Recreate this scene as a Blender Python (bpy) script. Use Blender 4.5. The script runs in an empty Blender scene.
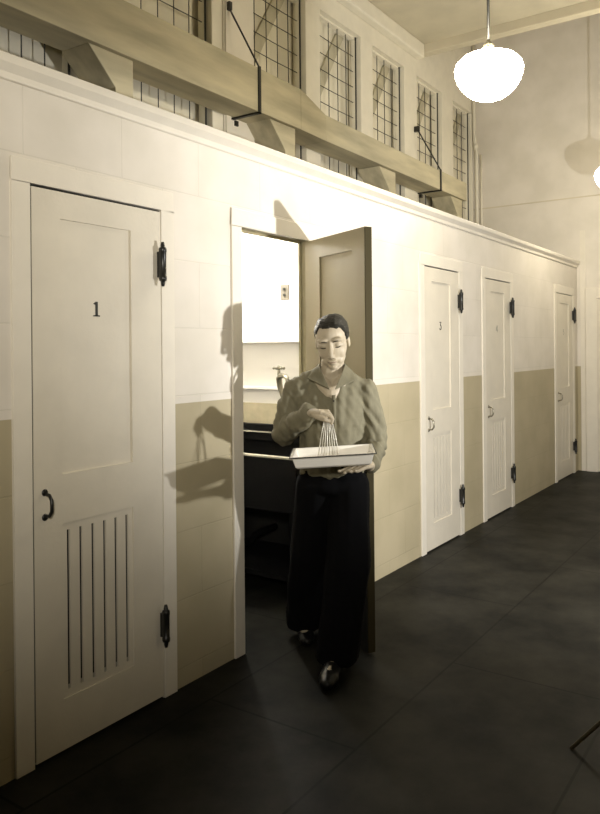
import bpy, bmesh, math, random
from mathutils import Vector, Matrix
random.seed(7)
C = bpy.context.scene.collection

# ---------------------------------------------------------------- camera
YAW, ROLL, FPX, CAMD, EYE = 0.6037, -0.0089, 737.06, 2.305, 1.5
fw = Vector((math.cos(YAW), math.sin(YAW), 0)); rt = Vector((math.sin(YAW), -math.cos(YAW), 0)); up = Vector((0, 0, 1))
R_ = rt * math.cos(ROLL) + up * math.sin(ROLL); U_ = -rt * math.sin(ROLL) + up * math.cos(ROLL)
cd = bpy.data.cameras.new('camera'); cam = bpy.data.objects.new('camera', cd); C.objects.link(cam)
cd.sensor_fit = 'HORIZONTAL'; cd.sensor_width = 36; cd.lens = 36 * FPX / 600; cd.shift_y = -(407 - 349) / 600
cd.clip_start = 0.02
M = Matrix((R_, U_, -fw)).transposed().to_4x4(); M.translation = Vector((0, -CAMD, EYE)); cam.matrix_world = M
bpy.context.scene.camera = cam

# ---------------------------------------------------------------- world, lights, exposure
w = bpy.data.worlds.new('world'); bpy.context.scene.world = w; w.use_nodes = True
w.node_tree.nodes['Background'].inputs[0].default_value = (1, .9, .7, 1)
w.node_tree.nodes['Background'].inputs[1].default_value = 0.0
vs = bpy.context.scene.view_settings
vs.view_transform = 'Standard'; vs.look = 'None'; vs.gamma = 1; vs.use_curve_mapping = False; vs.exposure = 0.38
LPOS = Vector((3.24, -2.55, 1.38)); LAIM = Vector((5.6, 0, 2.5))
FPOS = Vector((-.55, -2.75, 2.05)); FAIM = Vector((2.7, 0, 2.55))
def add_light(name, kind, loc, energy, col, aim=None, **k):
    d = bpy.data.lights.new(name, kind); d.energy = energy; d.color = col
    for a, b in k.items(): setattr(d, a, b)
    o = bpy.data.objects.new(name, d); C.objects.link(o); o.location = loc
    if aim is not None: o.rotation_euler = (Vector(aim) - Vector(loc)).to_track_quat('-Z', 'Y').to_euler()
    return o
add_light('photo_lamp_light', 'SPOT', LPOS, 285, (1, .985, .965), aim=LAIM, spot_size=math.radians(158), spot_blend=.7, shadow_soft_size=.035)
add_light('added_fill_lamp', 'SPOT', FPOS, 270, (1, .93, .80), aim=FAIM, spot_size=math.radians(80), spot_blend=1.0, shadow_soft_size=.12)  # added fill light, out of view, evens out the man and near doors
add_light('booth_lamp_light', 'POINT', (3.78, .98, 2.27), 36, (1, .97, .92), shadow_soft_size=.03)
LAMP_E = 38.0      # emission of the opal globes

# ---------------------------------------------------------------- materials
def mat(name, col, rough=.6, metal=0, noise=0, nscale=8, bump=0, bscale=40, spec=.5, emit=None, stretch=(1, 1, 1), dirt=0):
    m = bpy.data.materials.new(name); m.use_nodes = True; nt = m.node_tree; b = nt.nodes['Principled BSDF']
    b.inputs['Base Color'].default_value = (*col, 1); b.inputs['Roughness'].default_value = rough
    b.inputs['Metallic'].default_value = metal; b.inputs['Specular IOR Level'].default_value = spec
    if emit: b.inputs['Emission Color'].default_value = (*emit[0], 1); b.inputs['Emission Strength'].default_value = emit[1]
    if noise or bump:
        tc = nt.nodes.new('ShaderNodeTexCoord'); mp = nt.nodes.new('ShaderNodeMapping'); mp.inputs['Scale'].default_value = stretch
        nt.links.new(tc.outputs['Object'], mp.inputs['Vector'])
    if noise:
        n = nt.nodes.new('ShaderNodeTexNoise'); n.inputs['Scale'].default_value = nscale; n.inputs['Detail'].default_value = 6
        nt.links.new(mp.outputs[0], n.inputs['Vector'])
        cr = nt.nodes.new('ShaderNodeValToRGB'); cr.color_ramp.elements[0].position = .3; cr.color_ramp.elements[1].position = .7
        cr.color_ramp.elements[0].color = (*[c * (1 - noise) for c in col], 1); cr.color_ramp.elements[1].color = (*[min(1, c * (1 + noise)) for c in col], 1)
        nt.links.new(n.outputs['Fac'], cr.inputs['Fac']); nt.links.new(cr.outputs['Color'], b.inputs['Base Color'])
    if bump:
        n2 = nt.nodes.new('ShaderNodeTexNoise'); n2.inputs['Scale'].default_value = bscale; n2.inputs['Detail'].default_value = 4
        nt.links.new(mp.outputs[0], n2.inputs['Vector'])
        bp = nt.nodes.new('ShaderNodeBump'); bp.inputs['Strength'].default_value = bump; bp.inputs['Distance'].default_value = .01
        nt.links.new(n2.outputs['Fac'], bp.inputs['Height']); nt.links.new(bp.outputs['Normal'], b.inputs['Normal'])
    return m

CREAM = (.76, .71, .63); TAN = (.47, .41, .275)
def block_wall(name, axes='xz', split=1.262, joints=.45):
    """painted block wall: cream above, tan wainscot paint below, running-bond joints in relief"""
    m = bpy.data.materials.new(name); m.use_nodes = True; nt = m.node_tree; b = nt.nodes['Principled BSDF']; L = nt.links.new
    tc = nt.nodes.new('ShaderNodeTexCoord'); sp = nt.nodes.new('ShaderNodeSeparateXYZ'); L(tc.outputs['Object'], sp.inputs[0])
    cb = nt.nodes.new('ShaderNodeCombineXYZ')
    ad = nt.nodes.new('ShaderNodeMath'); ad.operation = 'ADD'; ad.inputs[1].default_value = 10 * .303 - .084 + .303
    L(sp.outputs['X' if axes == 'xz' else 'Y'], cb.inputs[0]); L(sp.outputs['Z'], ad.inputs[0]); L(ad.outputs[0], cb.inputs[1])
    br = nt.nodes.new('ShaderNodeTexBrick'); L(cb.outputs[0], br.inputs['Vector']); br.inputs['Scale'].default_value = 1
    br.inputs['Brick Width'].default_value = .46; br.inputs['Row Height'].default_value = .303; br.inputs['Mortar Size'].default_value = .0035
    br.inputs['Mortar Smooth'].default_value = .6; br.inputs['Bias'].default_value = 0
    br.inputs['Color1'].default_value = (1, 1, 1, 1); br.inputs['Color2'].default_value = (.93, .93, .93, 1); br.inputs['Mortar'].default_value = (.8, .8, .78, 1)
    gt = nt.nodes.new('ShaderNodeMath'); gt.operation = 'GREATER_THAN'; gt.inputs[1].default_value = split; L(sp.outputs['Z'], gt.inputs[0])
    n = nt.nodes.new('ShaderNodeTexNoise'); n.inputs['Scale'].default_value = 3; n.inputs['Detail'].default_value = 8; L(tc.outputs['Object'], n.inputs['Vector'])
    cr = nt.nodes.new('ShaderNodeValToRGB'); cr.color_ramp.elements[0].color = (.9, .9, .88, 1); cr.color_ramp.elements[1].color = (1, 1, 1, 1)
    cr.color_ramp.elements[0].position = .35; cr.color_ramp.elements[1].position = .6; L(n.outputs['Fac'], cr.inputs[0])
    mx = nt.nodes.new('ShaderNodeMix'); mx.data_type = 'RGBA'; mx.inputs['A'].default_value = (*TAN, 1); mx.inputs['B'].default_value = (*CREAM, 1); L(gt.outputs[0], mx.inputs['Factor'])
    m1 = nt.nodes.new('ShaderNodeMix'); m1.data_type = 'RGBA'; m1.blend_type = 'MULTIPLY'; m1.inputs['Factor'].default_value = 1
    L(mx.outputs['Result'], m1.inputs['A']); L(cr.outputs['Color'], m1.inputs['B'])
    m2 = nt.nodes.new('ShaderNodeMix'); m2.data_type = 'RGBA'; m2.blend_type = 'MULTIPLY'; m2.inputs['Factor'].default_value = joints
    L(m1.outputs['Result'], m2.inputs['A']); L(br.outputs['Color'], m2.inputs['B']); L(m2.outputs['Result'], b.inputs['Base Color'])
    iv = nt.nodes.new('ShaderNodeMath'); iv.operation = 'MULTIPLY_ADD'; iv.inputs[1].default_value = -1; iv.inputs[2].default_value = 1; L(br.outputs['Fac'], iv.inputs[0])
    n2 = nt.nodes.new('ShaderNodeTexNoise'); n2.inputs['Scale'].default_value = 60; L(tc.outputs['Object'], n2.inputs['Vector'])
    a2 = nt.nodes.new('ShaderNodeMath'); a2.operation = 'MULTIPLY_ADD'; a2.inputs[1].default_value = .12; L(n2.outputs['Fac'], a2.inputs[0]); L(iv.outputs[0], a2.inputs[2])
    bp = nt.nodes.new('ShaderNodeBump'); bp.inputs['Strength'].default_value = joints * .8; bp.inputs['Distance'].default_value = .003
    L(a2.outputs[0], bp.inputs['Height']); L(bp.outputs['Normal'], b.inputs['Normal'])
    b.inputs['Roughness'].default_value = .5; b.inputs['Specular IOR Level'].default_value = .3
    return m
def floor_mat():
    m = bpy.data.materials.new('dark_linoleum'); m.use_nodes = True; nt = m.node_tree; b = nt.nodes['Principled BSDF']; L = nt.links.new
    tc = nt.nodes.new('ShaderNodeTexCoord'); mp = nt.nodes.new('ShaderNodeMapping'); L(tc.outputs['Object'], mp.inputs[0])
    mp.inputs['Location'].default_value = (-4.21 + 1.83 * 5, .18 + .72 * 8, 0)
    br = nt.nodes.new('ShaderNodeTexBrick'); L(mp.outputs[0], br.inputs['Vector']); br.inputs['Scale'].default_value = 1
    br.inputs['Brick Width'].default_value = 1.83; br.inputs['Row Height'].default_value = .72; br.inputs['Mortar Size'].default_value = .006
    br.inputs['Mortar Smooth'].default_value = .2
    br.inputs['Color1'].default_value = (1, 1, 1, 1); br.inputs['Color2'].default_value = (.8, .8, .8, 1); br.inputs['Mortar'].default_value = (.25, .25, .25, 1)
    n = nt.nodes.new('ShaderNodeTexNoise'); n.inputs['Scale'].default_value = 2.2; n.inputs['Detail'].default_value = 9; n.inputs['Roughness'].default_value = .65; L(tc.outputs['Object'], n.inputs['Vector'])
    cr = nt.nodes.new('ShaderNodeValToRGB'); cr.color_ramp.elements[0].position = .35; cr.color_ramp.elements[1].position = .7
    cr.color_ramp.elements[0].color = (.005, .0055, .005, 1); cr.color_ramp.elements[1].color = (.030, .029, .023, 1); L(n.outputs['Fac'], cr.inputs[0])
    mx = nt.nodes.new('ShaderNodeMix'); mx.data_type = 'RGBA'; mx.blend_type = 'MULTIPLY'; mx.inputs['Factor'].default_value = 1
    L(cr.outputs['Color'], mx.inputs['A']); L(br.outputs['Color'], mx.inputs['B']); L(mx.outputs['Result'], b.inputs['Base Color'])
    r = nt.nodes.new('ShaderNodeMapRange'); L(n.outputs['Fac'], r.inputs[0]); r.inputs[3].default_value = .55; r.inputs[4].default_value = .38; L(r.outputs[0], b.inputs['Roughness'])
    b.inputs['Specular IOR Level'].default_value = .06
    return m
def split_mat(name, hi, lo, split):
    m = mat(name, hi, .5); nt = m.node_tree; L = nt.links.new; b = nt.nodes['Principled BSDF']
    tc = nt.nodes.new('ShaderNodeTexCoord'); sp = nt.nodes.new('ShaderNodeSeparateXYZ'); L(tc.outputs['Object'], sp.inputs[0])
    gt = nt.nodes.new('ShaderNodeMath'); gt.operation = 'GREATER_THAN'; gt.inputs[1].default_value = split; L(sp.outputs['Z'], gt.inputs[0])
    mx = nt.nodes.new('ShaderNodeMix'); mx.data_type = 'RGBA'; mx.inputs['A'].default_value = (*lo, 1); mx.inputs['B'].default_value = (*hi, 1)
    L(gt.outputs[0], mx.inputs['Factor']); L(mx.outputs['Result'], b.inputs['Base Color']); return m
MT = dict(
    darkedge=mat('dark_edge', (.045, .037, .018), .8, spec=.1),
    jamb=mat('brown_jamb_wood', (.30, .26, .15), .6, noise=.15, nscale=10),
    door_inside=split_mat('brown_door_inside', (.25, .21, .12), (.012, .012, .010), .93),  # brown above the split height, near-black below
    wall=block_wall('painted_block_wall'), wall_y=block_wall('painted_block_far_wall', 'yz', joints=.03), floor=floor_mat(),
    cream=mat('cream_door_paint', (.70, .65, .545), .42, noise=.05, nscale=5, bump=.12, bscale=50),
    casing=mat('cream_trim_paint', (.78, .73, .63), .4, noise=.03, bump=.1, bscale=40),
    plaster=mat('tan_plaster', (.62, .56, .42), .8, noise=.06, nscale=2.5, bump=.2, bscale=20),
    bounce_cut=mat('dark_bounce_cut', (.07, .065, .05), .9),
    brown=mat('brown_plaster', (.34, .30, .21), .8, noise=.06),
    ceil=mat('tan_ceiling_plaster', (.58, .53, .40), .85, noise=.1, nscale=3, bump=.2, bscale=15),
    booth_wall=split_mat('white_booth_wall_black_dado', (.84, .82, .78), (.012, .012, .011), .9),
    booth=mat('white_booth_paint', (.84, .82, .78), .5, noise=.03, nscale=4),
    boothdark=mat('dark_booth_dado', (.035, .035, .032), .5),
    boothtan=mat('tan_booth_dado', (.45, .40, .27), .5, noise=.08, nscale=20),
    duct=mat('grained_duct_boards', (.50, .45, .31), .7, noise=.22, nscale=5, bump=.25, bscale=14, stretch=(.35, 2, 2)),
    post=mat('pale_post_paint', (.80, .755, .63), .6, noise=.04),
    backing=mat('tan_backing_boards', (.82, .77, .62), .8, noise=.1, nscale=2),
    brace=mat('brown_brace_wood', (.52, .48, .35), .8, noise=.15, nscale=6),
    black=mat('black_painted_iron', (.012, .012, .010), .35),
    wire=mat('dark_wire', (.03, .028, .02), .6),
    brass=mat('tarnished_metal', (.30, .28, .22), .35, metal=.8),
    opal=mat('opal_glass_lit', (.9, .9, .88), .3, emit=((1, .90, .70), LAMP_E)),
    fitter=mat('lamp_fitter_paint', (.42, .38, .27), .5),
    sink=mat('black_stone_sink', (.005, .005, .005), .6, noise=.2, nscale=12, spec=.15),
    rim=mat('worn_pale_sink_edge', (.45, .42, .33), .5),
    enamel=mat('white_enamel', (.90, .87, .80), .25, noise=.03),
    rod=mat('pale_metal_rod', (.80, .78, .70), .35, metal=.2),
    skin=mat('skin', (.44, .375, .27), .55, noise=.04, nscale=30),
    lip=mat('lip_skin', (.30, .22, .16), .5), hair=mat('dark_combed_hair', (.022, .02, .014), .5, spec=.25, bump=.8, bscale=60, stretch=(1, 1, 5)),
    brow=mat('brow_hair', (.055, .045, .03), .8),
    shirt=mat('grey_cotton_shirt', (.165, .15, .095), .85, noise=.1, nscale=30, bump=.3, bscale=26, stretch=(1.4, 1.4, .6)),
    trouser=mat('black_trousers', (.0035, .0035, .004), .95, spec=.1), shoe=mat('black_shoe_leather', (.006, .006, .006), .3, spec=.35),
    number=mat('black_number_paint', (.015, .014, .008), .5), numfaint=mat('worn_number_paint', (.30, .29, .25), .5),
    plate=mat('switch_plate', (.13, .115, .085), .5), porcelain=mat('porcelain', (.75, .72, .66), .3),
    bulb=mat('lit_bulb', (.9, .9, .9), .3, emit=((1, .95, .88), 3)),
    wood=mat('tripod_wood', (.16, .14, .09), .5),
)

# ---------------------------------------------------------------- mesh helpers
class MB:
    def __init__(s): s.v = []; s.f = []; s.sm = []
    def add(s, v, f, smooth=False):
        o = len(s.v); s.v += [tuple(p) for p in v]; s.f += [tuple(i + o for i in q) for q in f]; s.sm += [smooth] * len(f); return s
    def box(s, x0, x1, y0, y1, z0, z1):
        v = [(x, y, z) for x in (x0, x1) for y in (y0, y1) for z in (z0, z1)]
        return s.add(v, [(0, 1, 3, 2), (4, 6, 7, 5), (0, 4, 5, 1), (2, 3, 7, 6), (0, 2, 6, 4), (1, 5, 7, 3)])
    def prism(s, pts, a0, a1, axis='y'):
        """polygon pts (in the two other axes) extruded from a0 to a1 along axis"""
        n = len(pts)
        def P(p, a): return {'y': (p[0], a, p[1]), 'x': (a, p[0], p[1]), 'z': (p[0], p[1], a)}[axis]
        v = [P(p, a0) for p in pts] + [P(p, a1) for p in pts]
        return s.add(v, [tuple(range(n)), tuple(range(2 * n - 1, n - 1, -1))] + [(i, i + n, (i + 1) % n + n, (i + 1) % n) for i in range(n)])
    def tube(s, pts, r, n=10, caps=True):
        pts = [Vector(p) for p in pts]; rs = r if isinstance(r, (list, tuple)) else [r] * len(pts)
        v = []; f = []; prev = None
        for i, p in enumerate(pts):
            t = (pts[min(i + 1, len(pts) - 1)] - pts[max(i - 1, 0)]).normalized()
            a = t.orthogonal().normalized() if prev is None else (prev - t * prev.dot(t)).normalized()
            prev = a; b = t.cross(a)
            v += [p + (a * math.cos(2 * math.pi * k / n) + b * math.sin(2 * math.pi * k / n)) * rs[i] for k in range(n)]
        for i in range(len(pts) - 1):
            f += [(i * n + k, i * n + (k + 1) % n, (i + 1) * n + (k + 1) % n, (i + 1) * n + k) for k in range(n)]
        s.add(v, f, True)
        if caps:
            o = len(s.v) - len(v); s.f += [tuple(o + k for k in range(n))[::-1], tuple(o + (len(pts) - 1) * n + k for k in range(n))]; s.sm += [False, False]
        return s
    def lathe(s, prof, c=(0, 0, 0), n=32, axis='z'):
        v = []; f = []
        for r, z in prof:
            for k in range(n):
                a = 2 * math.pi * k / n; x, y = r * math.cos(a), r * math.sin(a)
                v.append({'z': (c[0] + x, c[1] + y, c[2] + z), 'y': (c[0] + x, c[1] + z, c[2] + y), 'x': (c[0] + z, c[1] + x, c[2] + y)}[axis])
        for i in range(len(prof) - 1):
            f += [(i * n + k, i * n + (k + 1) % n, (i + 1) * n + (k + 1) % n, (i + 1) * n + k) for k in range(n)]
        return s.add(v, f, True)
    def ell(s, c, r, seg=16, rings=10, rot=None):
        v = []; f = []; r = r if isinstance(r, (list, tuple)) else (r, r, r); c = Vector(c)
        for i in range(rings + 1):
            t = math.pi * i / rings
            for k in range(seg):
                a = 2 * math.pi * k / seg
                p = Vector((r[0] * math.sin(t) * math.cos(a), r[1] * math.sin(t) * math.sin(a), r[2] * math.cos(t)))
                if rot: p = rot @ p
                v.append(c + p)
        for i in range(rings):
            f += [(i * seg + k, (i + 1) * seg + k, (i + 1) * seg + (k + 1) % seg, i * seg + (k + 1) % seg) for k in range(seg)]
        return s.add(v, f, True)
    def blob(s, pts, rs, step=.012, seg=12, rings=8):
        """tapered limb laid out as overlapping ellipsoids (a voxel remesh fuses them)"""
        pts = [Vector(p) for p in pts]; rs = [Vector(q) if isinstance(q, (list, tuple)) else Vector((q, q, q)) for q in rs]
        for i in range(len(pts) - 1):
            m = max(1, int((pts[i + 1] - pts[i]).length / step))
            for j in range(m + (i == len(pts) - 2)):
                t = j / m; s.ell(pts[i].lerp(pts[i + 1], t), tuple(rs[i].lerp(rs[i + 1], t)), seg, rings)
        return s
    def build(s, name, m, parent=None, bevel=0, merge=True, loc=None):
        me = bpy.data.meshes.new(name); off = Vector(loc) if loc else Vector((0, 0, 0))
        me.from_pydata([tuple(Vector(p) - off) for p in s.v], [], s.f); me.materials.append(m)
        for p, q in zip(me.polygons, s.sm): p.use_smooth = q
        bm = bmesh.new(); bm.from_mesh(me)
        if merge: bmesh.ops.remove_doubles(bm, verts=bm.verts, dist=1e-6)
        bmesh.ops.recalc_face_normals(bm, faces=bm.faces); bm.to_mesh(me); bm.free()
        o = bpy.data.objects.new(name, me); C.objects.link(o)
        if parent: o.parent = parent
        o.location = off
        if bevel:
            b = o.modifiers.new('bevel', 'BEVEL'); b.width = bevel; b.segments = 2; b.limit_method = 'ANGLE'; b.angle_limit = math.radians(50)
        return o
def fuse(o, voxel, smooth=4, disp=None):
    """voxel-remesh the object into one continuous skin and keep the result"""
    md = o.modifiers.new('r', 'REMESH'); md.mode = 'VOXEL'; md.voxel_size = voxel; md.use_smooth_shade = True
    if smooth: sm = o.modifiers.new('s', 'SMOOTH'); sm.iterations = smooth; sm.factor = .5
    dg = bpy.context.evaluated_depsgraph_get(); dg.update()
    me = bpy.data.meshes.new_from_object(o.evaluated_get(dg)); old = o.data; nm = old.name
    o.modifiers.clear(); o.data = me; bpy.data.meshes.remove(old); me.name = nm
    for p in me.polygons: p.use_smooth = True
    return o
def tag(o, label=None, cat=None, group=None, kind=None):
    for k, v in (('label', label), ('category', cat), ('group', group), ('kind', kind)):
        if v: o[k] = v
    return o
def struct(o, label=None, cat=None): return tag(o, label, cat, kind='structure')
def empty(name, loc=(0, 0, 0), rz=0):
    o = bpy.data.objects.new(name, None); C.objects.link(o); o.location = loc; o.rotation_euler = (0, 0, rz); return o
def cp(o, parent=None):
    c = o.copy(); C.objects.link(c); c.parent = parent
    for ch in list(o.children): cp(ch, c)
    return c

# ---------------------------------------------------------------- room shell
XB, XF, YR, YM = -1.4, 9.27, -3.6, 1.36       # near end, far wall, right wall, wire-window wall
HEAD = 2.105; WT = .06
DOORS = [(1.63, 2.28), (2.83, 3.43), (4.93, 5.57), (6.16, 6.81), (8.345, 9.025)]
struct(MB().box(XB - .1, XF + .1, YR - .1, 2.3, -.1, 0).build('floor', MT['floor']), 'dark linoleum floor laid in large sheets along the corridor', 'floor')
g = MB(); x = XB
for a, b in DOORS + [(XF, None)]:
    g.box(x, a - .004, 0, WT, 0, 2.45)
    if b: g.box(a - .004, b + .004, 0, WT, HEAD + .004, 2.45); x = b + .004
struct(g.build('wall_left', MT['wall']), 'painted block front wall of the booths, cream above tan wainscot', 'wall')
struct(MB().box(XF, XF + .1, YR, 2.3, 0, 6).build('wall_far', MT['wall_y']), 'far end wall of the corridor with tan wainscot', 'wall')
struct(MB().box(XB, XF, YR - .1, YR, 0, 6).build('wall_right', MT['brown']), 'plain corridor wall opposite the booths', 'wall')
struct(MB().box(XB - .1, XB, YR - .1, 2.3, 0, 6).build('wall_near', MT['brown']), 'plain end wall behind the viewer', 'wall')
g = MB().box(XB, XF, 1.30, 1.40, 0, 2.9)
WIN = [(.9, 1.82), (1.9, 2.89), (2.97, 4.12), (4.60, 5.36), (5.59, 6.33), (6.57, 7.275), (7.59, 8.28), (8.615, 9.235)]
ZH = 4.57
x = XB
for a, b in WIN: g.box(x, a, 1.30, 1.44, 2.9, ZH); x = b
g.box(x, XF, 1.30, 1.44, 2.9, ZH); g.box(XB, XF, 1.30, 1.44, ZH, 6)
struct(g.build('wall_upper', MT['post'], bevel=.006), 'high wall of posts behind the booths framing the wire windows', 'wall')
struct(MB().box(XB, XF, 1.47, 1.53, 2.4, 6).build('wall_behind_windows', MT['backing']), 'tan boarded wall seen through the wire windows', 'wall')
struct(MB().box(XB, 7.6, YR, 1.30, 4.9, 5.0).build('ceiling', MT['ceil']), 'tan plaster ceiling of the corridor', 'ceiling')
struct(MB().box(7.6, XF, YR, 1.30, 5.9, 6.0).build('ceiling', MT['ceil']), 'higher ceiling beyond the ceiling beam', 'ceiling')
struct(MB().box(7.6, 7.72, YR, 1.30, 4.80, 5.9).build('trim_1', MT['plaster'], bevel=.01), 'beam crossing the ceiling in front of the far wall', 'beam')
struct(MB().box(XB, 7.6, 1.2, 1.30, 4.74, 4.9).build('trim_2', MT['post'], bevel=.02), 'crown moulding above the wire windows', 'moulding')
# booth roof, partitions
struct(MB().box(XB, XF, WT, 1.30, 2.45, 2.5).build('ceiling_booth', MT['booth']), 'flat white ceiling of the booths', 'ceiling')
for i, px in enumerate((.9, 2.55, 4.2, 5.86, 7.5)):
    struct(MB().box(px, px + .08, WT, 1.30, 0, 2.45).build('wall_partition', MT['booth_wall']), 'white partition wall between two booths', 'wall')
# paint dado inside the open booth (tan band above black)
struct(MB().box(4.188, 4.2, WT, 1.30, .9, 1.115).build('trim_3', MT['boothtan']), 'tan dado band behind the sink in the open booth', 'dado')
struct(MB().box(4.15, 4.2, WT, 1.29, 1.215, 1.235).box(4.06, 4.2, WT, 1.29, 1.545, 1.575).build('trim_4', MT['booth'], bevel=.004), 'white ledge and rail on the partition above the sink', 'ledge')
# cap moulding of the booths
struct(MB().prism([(0, 2.45), (-.012, 2.452), (-.016, 2.475), (-.04, 2.50), (-.045, 2.53), (.1, 2.53), (.1, 2.45)], XB, XF, 'x').build('trim_5', MT['casing'], bevel=.004), 'white cap moulding along the top of the booth wall', 'moulding')
# line across the far wall
struct(MB().box(XF - .008, XF, YR, 1.30, 3.30, 3.313).build('trim_6', MT['plaster']), 'thin picture rail across the far wall', 'rail')
# door casings
def casing(a, b, n, wl=.075, wr=.075, split=False):
    g = MB().box(a - wl, a, -.012, .0, 0, HEAD).box(b, b + wr, -.012, .0, 0, HEAD).box(a - wl, b + wr, -.012, .0, HEAD, HEAD + .085)
    if n != 2: g.box(a - .004, a, 0, WT, 0, HEAD + .004).box(b, b + .004, 0, WT, 0, HEAD + .004).box(a - .004, b + .004, 0, WT, HEAD, HEAD + .004).box(b - .018, b, .046, .058, 0, HEAD - .02)
    return g
for i, (a, b) in enumerate(DOORS):
    struct(casing(a, b, i + 1).build('trim_%d' % (7 + i), MT['casing'], bevel=.003), ['cream casing around the nearest closed door', 'cream casing around the open doorway', 'cream casing around the door just past the open door', 'cream casing around the fourth door', 'cream casing around the last booth door'][i], 'door casing')

a, b = DOORS[1]
struct(MB().box(a - .003, a, 0, WT, 0, HEAD).box(b, b + .003, 0, WT, 0, HEAD).box(a - .003, b + .003, 0, WT, HEAD, HEAD + .004).box(a, a + .012, .045, WT, 0, HEAD).box(b - .012, b, .045, WT, 0, HEAD).box(a, b, .045, WT, HEAD - .012, HEAD).build('trim_15', MT['jamb']), 'brown wood lining of the open doorway', 'door frame')
# ---------------------------------------------------------------- doors
def make_leaf(W):
    """leaf seen from outside, hinged on its right edge; front face at y=0, origin at hinge bottom"""
    H0, H1 = .012, HEAD - .010; x0, x1 = -W + .007, -.004
    g = MB(); t = .04
    k = W / .65
    p0, p1 = x0 + .122 * k, x1 - .168 * k        # recessed panel
    g.box(x0, p0, 0, t, H0, H1); g.box(p1, x1, 0, t, H0, H1)
    g.box(p0, p1, 0, t, 1.994, H1); g.box(p0, p1, 0, t, .855, 1.04); g.box(p0, p1, 0, t, H0, .20)
    g.box(p0, p1, .010, t - .010, 1.04, 1.994)
    g.box(p0, p1, .034, t, .20, .228); g.box(p0, p1, .034, t, .828, .855)
    # slotted lower panel: strips with open slots between them
    L, Rr = p0, p1; g.box(L, Rr, .006, .034, .20, .228); g.box(L, Rr, .006, .034, .828, .855)
    xs = [L + .030 * k + i * (Rr - L - .060 * k) / 5 for i in range(6)]; e = .0068; x = L
    for q in xs: g.box(x, q - e, .006, .015, .228, .828); x = q + e
    g.box(x, Rr, .006, .015, .228, .828)
    return g
DIG = {
 '1': [[(-.006, 0), (.006, 0), (.006, .058), (-.004, .058), (-.006, .052)], [(-.016, 0), (.016, 0), (.016, .005), (-.016, .005)], [(-.017, .049), (-.006, .046), (-.004, .058)]],
 '3': [[(-.018, .062), (.016, .062), (.016, .056), (-.018, .056)], [(.016, .062), (.004, .038), (-.006, .038), (.008, .058)], [(-.006, .042), (.006, .040), (.017, .030), (.008, .028), (-.006, .034)], [(.017, .030), (.019, .016), (.009, .014), (.008, .028)], [(.019, .016), (.008, 0), (-.008, 0), (-.005, .007), (.006, .008), (.009, .016)], [(-.008, 0), (-.02, .008), (-.014, .015), (-.005, .007)]],
 '4': [[(.004, 0), (.014, 0), (.014, .062), (.004, .062)], [(-.022, .016), (.024, .016), (.024, .023), (-.022, .023)], [(-.022, .018), (-.014, .020), (.012, .062), (.004, .062)]],
 '5': [[(-.014, .062), (.016, .062), (.016, .054), (-.014, .054)], [(-.014, .058), (-.006, .058), (-.008, .034), (-.016, .032)], [(-.016, .032), (-.01, .040), (.006, .040), (.004, .032)], [(.006, .040), (.018, .028), (.010, .024), (.002, .032)], [(.018, .028), (.018, .014), (.010, .014), (.010, .026)], [(.018, .014), (.006, 0), (-.006, 0), (.000, .007), (.010, .014)], [(-.006, 0), (-.018, .008), (-.012, .013), (0, .007)]]}
def hinge_mb(z0, z1, y=-.030):
    h = z1 - z0; r = .0165
    return MB().lathe([(0, 0), (.006, 0), (.009, .012), (.0095, .022), (r * .9, .024), (r, .03), (r, .042), (r * .9, .044), (r * .9, h - .044), (r, h - .042), (r, h - .03), (r * .9, h - .024), (.0095, h - .022), (.009, h - .012), (.006, h), (0, h)], (0, y, z0), 16) \
        .box(-.005, .005, -.030, 0, z0 + .04, z1 - .04)
def handle_mb(x, z0, z1, y=0):
    return MB().tube([(x, y - .004, z0 + .004), (x, y - .03, z0 + .008), (x, y - .042, z0 + .025), (x, y - .043, (z0 + z1) / 2), (x, y - .042, z1 - .025), (x, y - .03, z1 - .008), (x, y - .004, z1 - .004)], .0065, 10) \
        .ell((x, y - .003, z0), (.013, .005, .013)).ell((x, y - .003, z1), (.013, .005, .013))
DLAB = ['cream panelled door nearest the viewer, closed, number 1, slotted lower panel', 'open panelled door swung out behind the man', 'closed cream door marked 3, next past the open door', 'closed cream door marked 4, right of the door marked 3', 'closed cream door farthest along the booths, by the far wall']
proto = None
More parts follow.
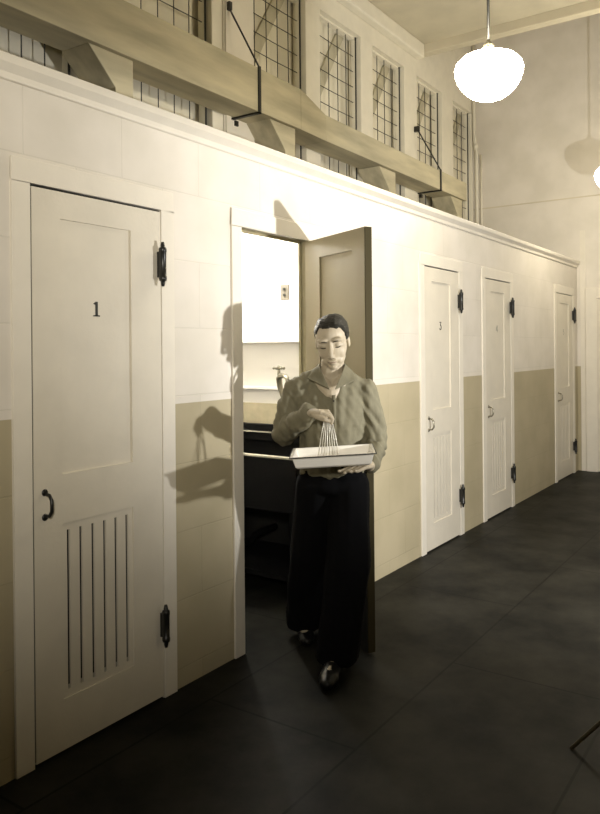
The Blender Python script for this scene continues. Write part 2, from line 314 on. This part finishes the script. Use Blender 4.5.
for i, (a, b) in enumerate(DOORS):
    W = b - a; o = make_leaf(W).build('door_%d' % (i + 1), MT['cream']); o.location = (b, 0, 0); struct(o, DLAB[i], 'door')
    hx = -.020
    if i != 1: o.location.y = -.009
    h1 = hinge_mb(1.773, 1.962).build('hinge', MT['black'], o); h2 = hinge_mb(.232, .413).build('hinge', MT['black'], o)
    h1.location.x = h2.location.x = hx
    hd = handle_mb(-W + .05, .895, .985).build('door_handle', MT['black'] if i == 0 else MT['brass'], o); tag(hd, 'black door pull' if i == 0 else 'dull metal door pull')
    if i != 1:
        tag(MB().box(-W + .0015, -W + .0069, .004, .038, .02, 2.09).box(-W + .0015, -.006, .004, .038, 2.0951, 2.101).build('gap_shade', MT['black'], o), 'black strip painting the shade in the door gap')  # black strip stands in for the shade inside the door gap
        d = '1.345'[i if i else 0] if False else {0: '1', 2: '3', 3: '4', 4: '5'}[i]
        g = MB(); cx = -W + .005 + .30 * W / .65
        for poly in DIG[d]: g.prism([(px * 1.0 + cx, pz + 1.635) for px, pz in poly], .0085, .0105)
        tag(g.build('door_number', MT['number'] if i < 3 else MT['numfaint'], o), 'black painted numeral ' + d if i < 3 else 'faint painted numeral ' + d)
    if i == 1:
        # hinged open, swung out into the corridor
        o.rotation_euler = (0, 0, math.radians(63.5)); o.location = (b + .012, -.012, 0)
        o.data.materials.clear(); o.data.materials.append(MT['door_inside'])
        tag(MB().box(-W + .006, -.005, -.003, .0, .014, 2.095).build('outer_face', MT['cream'], o), 'cream painted outer face')
        tag(MB().box(-W + .0005, -W + .0048, 0, .04, .014, 2.095).build('edge_strip', MT['darkedge'], o), 'dark strip on the latch edge')  # dark strip covers the latch edge of the open leaf
# sixth door, in the far wall
g = MB().box(XF - .03, XF, -1.05, -.235, .01, 2.06).box(XF - .04, XF - .03, -1.05, -.95, .01, 2.06).box(XF - .04, XF - .03, -.335, -.235, .01, 2.06).box(XF - .04, XF - .03, -.95, -.335, 1.95, 2.06).box(XF - .04, XF - .03, -.95, -.335, .9, 1.05).box(XF - .04, XF - .03, -.95, -.335, .01, .2)
struct(g.build('door_6', MT['cream'], bevel=.003), 'cream door in the far end wall', 'door')
struct(MB().box(XF - .03, XF, -.235, -.10, 0, 2.20).box(XF - .03, XF, -1.185, -1.05, 0, 2.20).box(XF - .03, XF, -1.05, -.235, 2.07, 2.20).build('trim_12', MT['casing'], bevel=.004), 'wide cream casing of the door in the far wall', 'door casing')
struct(MB().box(XF - .006, XF, -.1, -.04, 0, 2.9).build('trim_13', MT['casing']), 'flat pale batten in the far corner', 'trim')

# ---------------------------------------------------------------- wire windows
for i, (a, b) in enumerate(WIN):
    r = MB().box(a, a + .02, 1.36, 1.40, 2.9, ZH).box(b - .02, b, 1.36, 1.40, 2.9, ZH).box(a, b, 1.36, 1.40, ZH - .02, ZH).build('window_%d' % (i + 1), MT['post'])
    struct(r, 'high window %s with a dark wire grid' % ['nearest the viewer', 'second from the left end', 'left of the wide double post', 'right of the wide double post', 'over the step in the duct', 'in the middle of the row', 'second from the far wall', 'next to the far wall'][i], 'window')
    g = MB(); n = round((b - a) / .157); rr = .0042
    for k in range(1, n):
        x = b - .01 - k * .157
        if x > a + .03: g.tube([(x, 1.375 + random.uniform(-.003, .003), 2.9), (x + random.uniform(-.004, .004), 1.372, 3.7), (x, 1.375, ZH - .02)], rr, 6)
    g.tube([(b - .012, 1.355, 2.9), (b - .012, 1.355, ZH)], .0075, 6)
    z = 3.02
    while z < ZH - .03:
        dz = random.uniform(-.004, .004); g.tube([(a + .01, 1.382, z + dz), ((a + b) / 2, 1.382, z - .004), (b - .01, 1.382, z)], rr * .9, 6); z += .152
    g.build('wire_grid', MT['wire'], r)
    if i >= 2:
        tag(MB().prism([(a - .12, 3.55), (a + .52, 4.56), (a + .65, 4.56), (a + .0, 3.50)], 1.445, 1.469).build('brace', MT['brace']),
            'brown diagonal brace board behind the wire window, ' + ['', '', 'left of the wide double post', 'right of the wide double post', 'over the step in the duct', 'in the middle of the row', 'second from the far wall', 'next to the far wall'][i], 'brace', 'diagonal braces behind the wire windows')
struct(MB().box(4.235, 4.60, 1.285, 1.30, 2.9, ZH).box(4.245, 4.30, 1.27, 1.285, 2.9, ZH).build('trim_14', MT['casing'], bevel=.003), 'pale boards facing the wide double post', 'post boards')

# ---------------------------------------------------------------- duct on brackets
du = empty('air_duct', (5, 1.2, 3.25)); tag(du, 'long boxed wooden air duct running above the booths, stepping narrower halfway', 'duct')
def dpart(g, n, m=MT['duct'], **k):
    o = g.build(n, m, **k); o.parent = du; o.matrix_parent_inverse = Matrix.Translation(-du.location); return o
Y0, Y1 = 1.03, 1.285
dpart(MB().prism([(XB + .3, 3.26), (4.88, 3.26), (4.88, 3.585), (XB + .3, 3.585)], Y0, Y1), 'wide_section', bevel=.004)
dpart(MB().prism([(4.882, 3.26), (5.25, 3.252), (5.25, 3.472), (4.882, 3.585)], Y0, Y1), 'reducer', bevel=.003)
dpart(MB().prism([(5.252, 3.252), (8.36, 3.245), (8.36, 3.455), (5.252, 3.472)], Y0, Y1), 'narrow_section', bevel=.004)
for i, bx in enumerate((1.05, 2.78, 4.50, 6.24, 7.95)):
    zt = 3.26 if bx < 4.6 else 3.245
    g = MB().prism([(bx, zt - .001), (bx + .34, zt - .001), (bx + .34, 2.5), (bx + .20, 2.5), (bx + .20, 3.06)], Y0 + .03, 1.30)
    tag(g.build('bracket', MT['duct'], bevel=.004), 'tan slant-sided wooden bracket under the duct, ' + ['nearest the viewer', 'first from the left in view', 'beside the first iron strap', 'midway along the narrow duct', 'beside the far iron strap'][i], 'bracket', 'brackets carrying the duct')
for i, (sx, ax, az, tz, bz) in enumerate(((4.33, 4.27, 4.07, 3.585, 3.257), (7.60, 7.52, 3.93, 3.46, 3.245))):
    g = MB().box(sx - .014, sx + .014, Y0 - .012, Y0, bz - .012, tz + .01).box(sx - .014, sx + .014, Y0 - .012, 1.30, bz - .012, bz).box(sx + .02, sx + .055, 1.27, 1.30, bz - .05, bz - .012)
    g.tube([(sx, Y0 - .006, tz), (ax, 1.26, az)], .0075, 8).box(ax - .015, ax + .015, 1.24, 1.30 if i else 1.285, az - .02, az + .04)
    tag(g.build('iron_strap', MT['black']), ['black iron strap and stay rod on the near wide duct', 'black iron strap and stay rod on the far narrow duct'][i], 'strap', 'iron straps holding the duct')
# conduit on the far wall
tag(MB().tube([(XF - .03, 1.24, 2.5), (XF - .03, 1.24, 4.05), (XF - .03, 1.26, 4.15), (XF - .03, 1.27, 4.3), (XF - .03, 1.27, 5.6)], .022, 10).ell((XF - .03, 1.25, 4.12), (.032, .032, .05)).tube([(XF - .03, 1.18, 2.5), (XF - .03, 1.18, 4.0)], .012, 8).build('wall_pipe', MT['post']), 'pale vertical pipe with an elbow in the corner of the far wall', 'pipe')

# ---------------------------------------------------------------- hanging lamps
GR = .202
def lamp(x, y, ztop, zc, label):
    r = empty('pendant_lamp', (x, y, zc)); tag(r, label, 'lamp', 'opal globe pendant lamps')
    h = ztop - zc
    prof = [(.0, .004), (.2, .004), (.30, -.02), (.55, -.09), (.80, -.21), (.94, -.36), (.995, -.52), (.985, -.66), (.93, -.86), (.84, -1.05), (.70, -1.23), (.52, -1.38), (.30, -1.48), (.12, -1.52), (0, -1.525)]
    MB().lathe([(a * GR, b * GR * .93 + h) for a, b in prof], (0, 0, 0), 40).build('globe', MT['opal'], r)
    MB().lathe([(0, .06), (.012, .06), (.014, .045), (.026, .04), (.034, .022), (.04, .0), (.042, -.012), (0, -.012)], (0, 0, h + .012), 24).build('fitter', MT['fitter'], r)
    MB().tube([(0, 0, h + .06), (0, 0, -.02)], .0085, 10).build('stem', MT['black'], r)
    MB().lathe([(0, 0), (.06, 0), (.055, -.02), (.03, -.04), (0, -.045)], (0, 0, 0), 20).build('canopy', MT['fitter'], r)
lamp(4.275, -.745, 3.262, 4.9, 'lit white opal globe pendant lamp, the nearer and larger in view')
lamp(7.74, -.765, 3.30, 5.9, 'lit white opal globe lamp cut off by the right edge')
#lamp(.85, -.745, 3.285, 4.9, 'lit white opal globe lamp above the near end of the corridor')

struct(MB().box(XB, XF, WT, 1.30, 2.5, 2.51).build('trim_16', MT['bounce_cut']), 'added unseen dark sheet over the booths that cuts bounce light', 'bounce-cutting sheet')  # added out-of-view sheet, dark to cut bounce onto the duct underside
# ---------------------------------------------------------------- inside the open booth
b_ = empty('bulb_holder', (3.78, .98, 2.45)); tag(b_, 'porcelain lampholder with lit bulb on the booth ceiling', 'lamp')
MB().lathe([(0, 0), (.05, 0), (.045, -.03), (.03, -.06), (0, -.06)], n=20).build('base', MT['porcelain'], b_)
MB().lathe([(.0, -.06), (.016, -.06), (.018, -.08), (.03, -.10), (.026, -.125), (0, -.135)], n=20).build('bulb', MT['bulb'], b_)
s_ = empty('sink', (3.84, .7, 0)); tag(s_, 'deep black stone sink standing on legs inside the open booth', 'sink')
SX0, SX1, SY0, SY1, SZ = -.31, .31, -.54, .54, .86
g = MB().box(SX0, SX0 + .03, SY0, SY1, .56, SZ - .012).box(SX1 - .03, SX1, SY0, SY1, .56, SZ).box(SX0, SX1, SY0, SY0 + .03, .56, SZ - .012).box(SX0, SX1, SY1 - .03, SY1, .56, SZ - .012).box(SX0, SX1, SY0, SY1, .53, .56)
g.build('basin', MT['sink'], s_, bevel=.004)
tag(MB().box(SX0 - .008, SX0 + .034, SY0, SY1, SZ - .012, SZ).box(SX0, SX1 - .03, SY1 - .034, SY1, SZ - .012, SZ).box(SX0, SX1 - .03, SY0, SY0 + .034, SZ - .012, SZ).build('rim', MT['rim'], s_, bevel=.003), 'pale worn rim')
MB().box(SX1 - .05, SX1, SY0, SY1, SZ, .975).build('backsplash', MT['sink'], s_, bevel=.003)
MB().box(SX1 - .058, SX1 - .05, SY0, SY1, .918, .926).build('backsplash_strip', MT['rim'], s_)
for ax in (SX0 + .03, SX1 - .05):
    for ay in (SY0 + .03, SY1 - .06):
        MB().box(ax, ax + .05, ay, ay + .05, 0, .53).build('leg', MT['sink'], s_, bevel=.003)
MB().box(SX0 + .02, SX1 - .02, SY0 + .05, SY1 - .05, .12, .15).build('shelf', MT['sink'], s_)
tag(MB().tube([(-.12, .05, .53), (-.12, .05, .30), (-.10, .05, .24), (-.02, .05, .22), (.04, .05, .26), (.1, .05, .27), (.27, .05, .27)], .022, 12).build('drain_pipe', MT['sink'], s_), 'dark drain trap')
f_ = empty('faucet', (4.115, .66, .975)); tag(f_, 'tall curved metal faucet with cross handle at the back of the sink', 'faucet')
MB().tube([(0, 0, 0), (0, -.005, .10), (-.01, .012, .20), (-.02, .03, .27), (-.03, .03, .325), (-.05, .0, .345), (-.09, -.06, .345), (-.115, -.10, .33), (-.12, -.11, .30)], [.016, .016, .017, .02, .021, .018, .015, .014, .013], 12).lathe([(0, 0), (.03, 0), (.03, .012), (.018, .02), (0, .02)], n=16).build('spout', MT['brass'], f_)
hd = MB().tube([(-.03, .03, .34), (-.03, .03, .39)], .011, 10).tube([(-.03, -.012, .395), (-.03, .072, .395)], .0065, 8).tube([(-.06, .03, .395), (0, .03, .395)], .0065, 8)
for q in ((-.03, -.012), (-.03, .072), (-.06, .03), (0, .03)): hd.ell((q[0], q[1], .395), .0105)
hd.ell((-.03, .03, .40), .014); hd.build('cross_handle', MT['brass'], f_)
p_ = MB().box(-.008, 0, -.036, .036, -.055, .055).build('switch_plate', MT['plate'], bevel=.003); p_.location = (4.2, .714, 1.9); tag(p_, 'small dull switch plate on the bright booth wall', 'switch')
MB().box(-.018, -.008, -.008, .008, .01, .03).build('toggle', MT['black'], p_); MB().box(-.016, -.008, -.008, .008, -.03, -.012).build('toggle', MT['black'], p_)

# ---------------------------------------------------------------- the man
MO = Vector((2.923, -.466, 0)); MR = math.atan2(-.847, .533)     # local x = screen right, local y = away from the viewer
T = math.radians(20); HS = 1.02
HC = Vector((.006, -.045, 1.528))
HR = Matrix.Rotation(math.radians(-5), 3, 'Y') @ Matrix.Rotation(math.radians(-7), 3, 'Z') @ Matrix.Rotation(T, 3, 'X')
def H(p): return HC + HR @ (Vector(p) * HS)
def hell(g, p, r, **k): return g.ell(H(p), tuple(q * HS for q in r), rot=HR, **k)
b = MB()
hell(b, (0, .018, .040), (.075, .094, .074), seg=28, rings=20); hell(b, (0, -.026, -.002), (.067, .062, .088), seg=28, rings=20)
hell(b, (0, -.026, -.055), (.056, .052, .046), seg=24, rings=16); hell(b, (0, -.052, -.080), (.034, .028, .022)); hell(b, (0, -.068, -.091), (.020, .016, .013))
for s in (-1, 1):
    hell(b, (s * .034, -.048, -.024), (.026, .026, .036)); hell(b, (s * .030, -.0715, .038), (.028, .014, .012)); hell(b, (s * .031, -.0715, .015), (.0165, .0155, .012)); hell(b, (s * .032, -.056, .012), (.03, .022, .02))
    hell(b, (s * .010, -.096, -.034), (.008, .010, .007)); hell(b, (s * .073, .014, -.004), (.007, .016, .029)); hell(b, (s * .028, -.044, -.062), (.022, .03, .026))
b.blob([H((0, -.082, .028)), H((0, -.096, .0)), H((0, -.107, -.024))], [.0085 * HS, .0105 * HS, .0125 * HS], step=.004)
hell(b, (0, -.087, -.055), (.022, .009, .0055)); hell(b, (0, -.086, -.066), (.019, .010, .007)); hell(b, (0, -.05, -.05), (.04, .036, .03))
b.blob([H((0, .01, -.05)), (.004, .015, 1.42), (0, .035, 1.33)], [(.054, .056, .05), (.055, .056, .05), (.07, .06, .05)])
# trunk and limbs under the clothes
b.blob([(-.13, .035, 1.30), (.13, .035, 1.30)], [.05, .05]); b.blob([(0, .03, 1.33), (0, .03, 1.2), (0, .035, 1.05), (0, .04, .92)], [(.11, .07, .06), (.135, .095, .08), (.12, .09, .08), (.13, .095, .09)], step=.03)
b.blob([(-.05, -.005, 1.35), (0, -.03, 1.29), (.05, -.005, 1.35)], [.035, .045, .035])
SHR, ELR, WRR = (-.158, .035, 1.308), (-.232, .09, 1.095), (-.100, -.185, 1.212)
SHL, ELL, WRL = (.158, .035, 1.29), (.205, .05, 1.045), (.165, -.20, .985)
b.blob([SHR, ELR, WRR], [.042, .035, .026]); b.blob([SHL, ELL, WRL], [.042, .035, .026])
b.blob([(-.075, .05, .88), (-.115, .17, .49), (-.15, .42, .09)], [.07, .045, .034], step=.02); b.blob([(.080, .04, .88), (.060, -.05, .49), (.0, -.05, .09)], [.07, .045, .034], step=.02)
b.blob([(-.15, .42, .07), (-.145, .30, .045)], [.033, .03]); b.blob([(.0, -.05, .07), (-.02, -.16, .045)], [.033, .03])
# right hand (screen left): palm down, fingers closing on the rods
b.blob([WRR, (-.075, -.222, 1.222), (-.048, -.243, 1.222)], [(.027, .022, .018), (.030, .032, .017), (.018, .036, .014)], step=.006)
GRIP = Vector((-.022, -.262, 1.196))
for i in range(4):
    k0 = Vector((-.040 + .003 * i, -.213 - .0195 * i, 1.226 - .003 * i)); ln = (.9, 1, 1.05, .9)[i]
    k1 = k0 + Vector((.026 * ln, -.004, .001 - .003 * i)); k2 = k1 + Vector((.012, -.002 + .003 * (1.5 - i), -.018 * ln)); k3 = k2 + Vector((-.005, .002 * (1.5 - i), -.017 * ln))
    b.blob([k0 - Vector((.02, -.006, 0)), k0, k1, k2, k3], [.0095, .0095, .0085, .0078, .0068], step=.004, seg=10, rings=7)
b.blob([(-.075, -.245, 1.212), (-.056, -.272, 1.204), (-.030, -.286, 1.196), (-.012, -.283, 1.188)], [.013, .0115, .0098, .0082], step=.004, seg=10, rings=7)
# left hand: palm up under the tray, fingers reaching to its front edge
b.blob([WRL, (.145, -.255, .990), (.118, -.305, .993)], [(.026, .024, .020), (.034, .03, .015), (.036, .024, .013)], step=.006)
for i in range(4):
    k0 = Vector((.140 - .0225 * i, -.318 - .0 * i, .994)); ln = (.85, 1.0, 1.05, .9)[i]
    k1 = k0 + Vector((-.022, -.040 * ln, -.004)); k2 = k1 + Vector((-.014, -.024 * ln, -.002)); k3 = k2 + Vector((-.008, -.018 * ln, .004 - .006 * (i == 2)))
    b.blob([k0 + Vector((.008, .02, 0)), k0, k1, k2, k3], [.0098, .0098, .0088, .008, .007], step=.004, seg=10, rings=7)
b.blob([(.112, -.262, .987), (.082, -.288, .982), (.058, -.312, .978), (.040, -.328, .974)], [.014, .012, .010, .0085], step=.004, seg=10, rings=7)
man = b.build('person', MT['skin'], merge=False); fuse(man, .003, 5)
man.location = MO; man.rotation_euler = (0, 0, MR)
tag(man, 'man in grey shirt and black trousers stepping from the doorway, looking down', 'person')

def wrap(g, name, m, vox, sm=4, folds=None, cut=None, label=None):
    o = g.build(name, m, merge=False); fuse(o, vox, sm)
    me = o.data
    if folds:
        from mathutils import noise as N
        nr = [v.normal.copy() for v in me.vertices]
        for v, n in zip(me.vertices, nr): v.co += n * folds(v.co, N)
    if cut:
        bm = bmesh.new(); bm.from_mesh(me); bmesh.ops.delete(bm, geom=[v for v in bm.verts if cut(v.co)], context='VERTS'); bm.to_mesh(me); bm.free()
    o.parent = man
    if label: o['label'] = label
    return o
# shirt
g = MB()
g.blob([(0, .035, 1.345), (0, .035, 1.27), (0, .035, 1.15), (0, .04, 1.04), (0, .045, .92)], [(.125, .075, .055), (.160, .105, .06), (.160, .118, .06), (.148, .112, .05), (.152, .115, .04)], step=.02, seg=24, rings=14)
g.blob([(-.052, .03, 1.395), (-.10, .035, 1.36), (-.158, .035, 1.308)], [(.04, .05, .022), (.055, .055, .035), (.062, .06, .055)]); g.blob([(.052, .03, 1.39), (.10, .035, 1.348), (.158, .035, 1.29)], [(.04, .05, .022), (.055, .055, .035), (.062, .06, .055)])
g.blob([SHR, (-.205, .065, 1.19), ELR, (-.175, -.03, 1.15), (-.108, -.168, 1.208)], [.066, .064, .062, .055, .040]); g.blob([SHL, (.190, .05, 1.17), ELL, (.188, -.06, 1.02), (.170, -.175, .987)], [.064, .060, .056, .052, .038])
# turned-back cuff of the near sleeve
g.blob([(-.135, -.115, 1.183), (-.104, -.176, 1.211)], [.050, .047])
def sf(c, N):
    a = N.noise(Vector((c.x * 30, c.y * 14, c.z * 7))) * .012 + N.noise(Vector((c.x * 12 + 5, c.y * 12, c.z * 30 + c.x * 40))) * (.0085 if abs(c.x) > .14 else .0045)
    return a
def vcut(c):
    return c.y < .02 and c.z > 1.292 and abs(c.x + .006) < .003 + (c.z - 1.292) * .45 and abs(c.x + .006) < .042 or (c.z > 1.392 and (c.x ** 2 + (c.y - .02) ** 2) < .05 ** 2)
wrap(g, 'shirt', MT['shirt'], .006, 5, sf, vcut, 'grey long-sleeved work shirt with open collar')
# collar, placket, pocket and buttons
def flap(s):
    z = MB(); k = [(.058, .055, 1.425), (.062, .0, 1.420), (.052, -.045, 1.392), (.012, -.086, 1.308), (.108, -.046, 1.348), (.102, -.022, 1.372), (.092, .01, 1.392), (.072, .07, 1.398)]
    if s < 0: k[4] = (.116, -.040, 1.358)
    pts = [Vector((s * p[0] + .004, p[1] - .004, p[2] + .004)) for p in k]; t = Vector((0, -.005, .006))
    cen = sum(pts, Vector()) / 8; n = 8
    idx = [(0, 1, 6, 7), (1, 2, 5, 6), (2, 3, 4, 5)]
    v = pts + [p + t for p in pts]; f = [q for q in idx] + [tuple(j + 8 for j in q[::-1]) for q in idx] + [(j, (j + 1) % 8, (j + 1) % 8 + 8, j + 8) for j in range(8)]
    z.add(v, f, True); return z
for s in (-1, 1):
    c = flap(s).build('collar', MT['shirt'], man, bevel=.0015)
    sm = c.modifiers.new('sub', 'SUBSURF'); sm.levels = sm.render_levels = 1
MB().tube([(-.06, .05, 1.415), (-.05, .075, 1.42), (0, .088, 1.422), (.05, .075, 1.42), (.06, .05, 1.415)], .012, 8).build('collar_band', MT['shirt'], man)
g = MB()
for z in (1.262, 1.175, 1.09): MB().ell((.010, -.0895 - .011 * (z < 1.2), z), (.005, .003, .005)).build('button', MT['brow'], man)
g = MB().add([(.002, -.080, 1.288), (.018, -.080, 1.288), (.004, -.092, 1.2), (.020, -.092, 1.2), (.004, -.090, 1.08), (.020, -.090, 1.08)], [(0, 1, 3, 2), (2, 3, 5, 4)], True)
o = g.build('placket', MT['shirt'], man); sd = o.modifiers.new('s', 'SOLIDIFY'); sd.thickness = .006
# trousers
g = MB()
g.blob([(0, .045, .955), (0, .045, .86)], [(.152, .112, .04), (.165, .115, .06)], step=.02, seg=20, rings=12)
g.blob([(-.078, .05, .86), (-.115, .165, .49), (-.15, .385, .075)], [(.098, .105, .08), (.100, .095, .06), (.10, .095, .04)], step=.025); g.blob([(.080, .045, .86), (.070, -.02, .49), (.020, -.03, .075)], [(.098, .105, .08), (.108, .10, .06), (.105, .10, .04)], step=.025)
wrap(g, 'trousers', MT['trouser'], .008, 5, lambda c, N: N.noise(Vector((c.x * 14, c.y * 14, c.z * 5))) * .008 - (.0 if c.z > .07 else 0), None, 'black wide-legged trousers')
for (hx, hy, tx, ty) in ((-.155, .44, -.135, .265), (.005, -.02, -.03, -.21)):
    g = MB(); h, t = Vector((hx, hy, 0)), Vector((tx, ty, 0)); m = h.lerp(t, .5)
    g.blob([h + Vector((0, 0, .05)), m + Vector((0, 0, .045)), h.lerp(t, .8) + Vector((0, 0, .036)), t + Vector((0, 0, .030))], [(.038, .038, .048), (.040, .04, .042), (.046, .046, .034), (.036, .036, .026)], step=.012)
    o = wrap(g, 'shoe', MT['shoe'], .005, 3, None, lambda c: c.z < .001, 'black leather shoe')
# hair
g = MB()
for i in range(1500):
    z = 1 - 2 * (i + .5) / 1500; a = i * 2.399963; r = math.sqrt(1 - z * z); n = Vector((r * math.cos(a), r * math.sin(a), z))
    p = Vector((n.x * .0755, .018 + n.y * .095, .040 + n.z * .075))
    y = p.y; hl = .092 if y < -.045 else (.092 - (y + .045) * 2.6 if y < -.015 else (.014 if y < .005 else (.008 if y < .03 else -.03 - (y - .03) * .5)))
    if abs(p.x) < .055 and y < -.03: hl = max(hl, .088)
    if p.x < -.052 and y < .02: hl = max(hl, .055)
    if p.z > hl:
        rr = .0065 + (.003 if p.z > .09 else 0) + (.005 if p.x > .02 and p.z > .07 else 0); g.ell(H(p), rr * HS, 8, 6)
wrap(g, 'hair', MT['hair'], .004, 2, lambda c, N: N.noise(Vector((c.x * 30 + c.z * 60, c.y * 25, c.z * 20))) * .003, None, 'dark hair parted and combed to one side')
for s in (-1, 1):
    MB().tube([H((s * .013, -.0838, .031)), H((s * .024, -.0850, .0350)), H((s * .036, -.0825, .0355)), H((s * .050, -.072, .029))], [.0018, .0034, .0030, .0012], 8).build('eyebrow', MT['brow'], man)
    MB().tube([H((s * .0165, -.0805, .0085)), H((s * .024, -.0848, .0065)), H((s * .032, -.0862, .006)), H((s * .040, -.0835, .0070)), H((s * .046, -.0785, .0095))], [.0008, .0016, .0020, .0018, .0008], 8).build('eyelash', MT['hair'], man)
MB().tube([H((-.022, -.088, -.060)), H((-.008, -.0965, -.0600)), H((0, -.0965, -.0608)), H((.008, -.0965, -.0600)), H((.022, -.088, -.060))], [.0012, .0026, .003, .0026, .0012], 8).build('lips', MT['lip'], man)

# ---------------------------------------------------------------- tray and rods in his hands
t_ = empty('tray', MO + Matrix.Rotation(MR, 3, 'Z') @ Vector((.006, -.262, 1.008)), MR); t_.rotation_euler = (0, math.radians(-3.2), MR)
tag(t_, 'white enamel rectangular tray held level in front of the man', 'tray')
g = MB(); th = .003
def ring(wx, wy, z): return [(-wx, -wy, z), (wx, -wy, z), (wx, wy, z), (-wx, wy, z)]
prof = [ring(.150, .118, 0), ring(.158, .126, .006), ring(.168, .138, .050), ring(.177, .147, .052), ring(.177, .147, .047), ring(.1665, .1365, .045), ring(.155, .123, .009), ring(.148, .116, .004)]
prof = [prof[0], prof[1], ring(.169, .139, .046), ring(.178, .148, .047), ring(.178, .148, .052), ring(.166, .136, .052), ring(.154, .122, .009), ring(.148, .116, .004)]
v = [p for q in prof for p in q]; f = [(3, 2, 1, 0), (28, 29, 30, 31)]
for i in range(7): f += [(i * 4 + k, i * 4 + (k + 1) % 4, (i + 1) * 4 + (k + 1) % 4, (i + 1) * 4 + k) for k in range(4)]
g.add(v, f); g.build('tray_body', MT['enamel'], t_, bevel=.002)
e = [(x, y, .0495) for x, y in ((-.1795, -.1495), (.1795, -.1495), (.1795, .1495), (-.1795, .1495), (-.1795, -.1495))]
g = MB()
for p, q in zip(e[:-1], e[1:]): g.tube([p, q], .0026, 6)
tag(g.build('rim_edge', MT['wire'], t_), 'chipped dark rim edge')
rb = None
for i in range(8):
    u = (i - 3.5) / 3.5; top = Vector((-.016 + .012 * u, -.262 + .012 * math.sin(i * 2.1), 1.212)); bot = Vector((-.002 + .045 * u - .012, -.262 + .05 * math.sin(i * 1.7), 1.026 + .012 * abs(u)))
    o = MB().tube([top - top, (bot - top) * .5 + Vector((.002 * u, 0, 0)), bot - top], .0021, 6).ell(bot - top, .0034, 8, 6).build('rod', MT['rod'])
    o.location = MO + Matrix.Rotation(MR, 3, 'Z') @ top; o.rotation_euler = (0, 0, MR)
    tag(o, 'thin pale metal rod hanging in a bundle from the man\'s hand into the tray', 'rod', 'thin rods held over the tray')

# ---------------------------------------------------------------- photographic lamp on its tripod (a leg shows at the right edge)
st = empty('lamp_tripod', (LPOS.x, LPOS.y, 0)); tag(st, 'wooden tripod whose thin leg rises from the dark floor at the right edge', 'tripod')
for a, d in ((Vector((-.41, .985)), 1), (Vector((.80, -.05)), 1), (Vector((-.15, -.80)), 1)):
    MB().tube([(a.x, a.y, .0), (a.x * .5, a.y * .5, .55), (a.x * .05, a.y * .05, 1.06)], [.007, .010, .013], 8).build('leg', MT['wood'], st)
MB().lathe([(0, 1.03), (.05, 1.03), (.055, 1.09), (.015, 1.10), (.013, 1.30), (0, 1.30)], n=20).build('column', MT['black'], st)
def reflector(pos, aim, label, flags):
    rf = empty('reflector_lamp', pos); tag(rf, label, 'lamp'); rf.rotation_euler = (aim - pos).to_track_quat('-Z', 'Y').to_euler()
    o = MB().lathe([(.17, -.01), (.14, .05), (.09, .10), (.03, .12), (.02, .18), (0, .18)], n=32).build('reflector', MT['fitter'], rf); sd = o.modifiers.new('s', 'SOLIDIFY'); sd.thickness = .003
    inv = (Matrix.Translation(pos) @ rf.rotation_euler.to_matrix().to_4x4()).inverted()
    for nm, x0, x1, y, z0, z1 in flags:
        o = MB().box(pos.x + x0, pos.x + x1, pos.y + y, pos.y + y + .004, pos.z + z0, pos.z + z1).build(nm, MT['black']); o.parent = rf; o.matrix_parent_inverse = inv
    return rf
# added out-of-view flags block the beams above the booths and low down
reflector(LPOS, LAIM, 'bowl reflector photographic lamp right of the view, aimed at the doorway', (('added_upper_flag', -.8, .24, .40, .196, .62), ('added_lower_flag', -.45, .03, .15, -.42, -.052)))
reflector(FPOS, FAIM, 'added unseen fill lamp with bowl reflector behind and left of the viewer', (('added_upper_flag', -.8, 1.6, .90, .215, 1.2),))
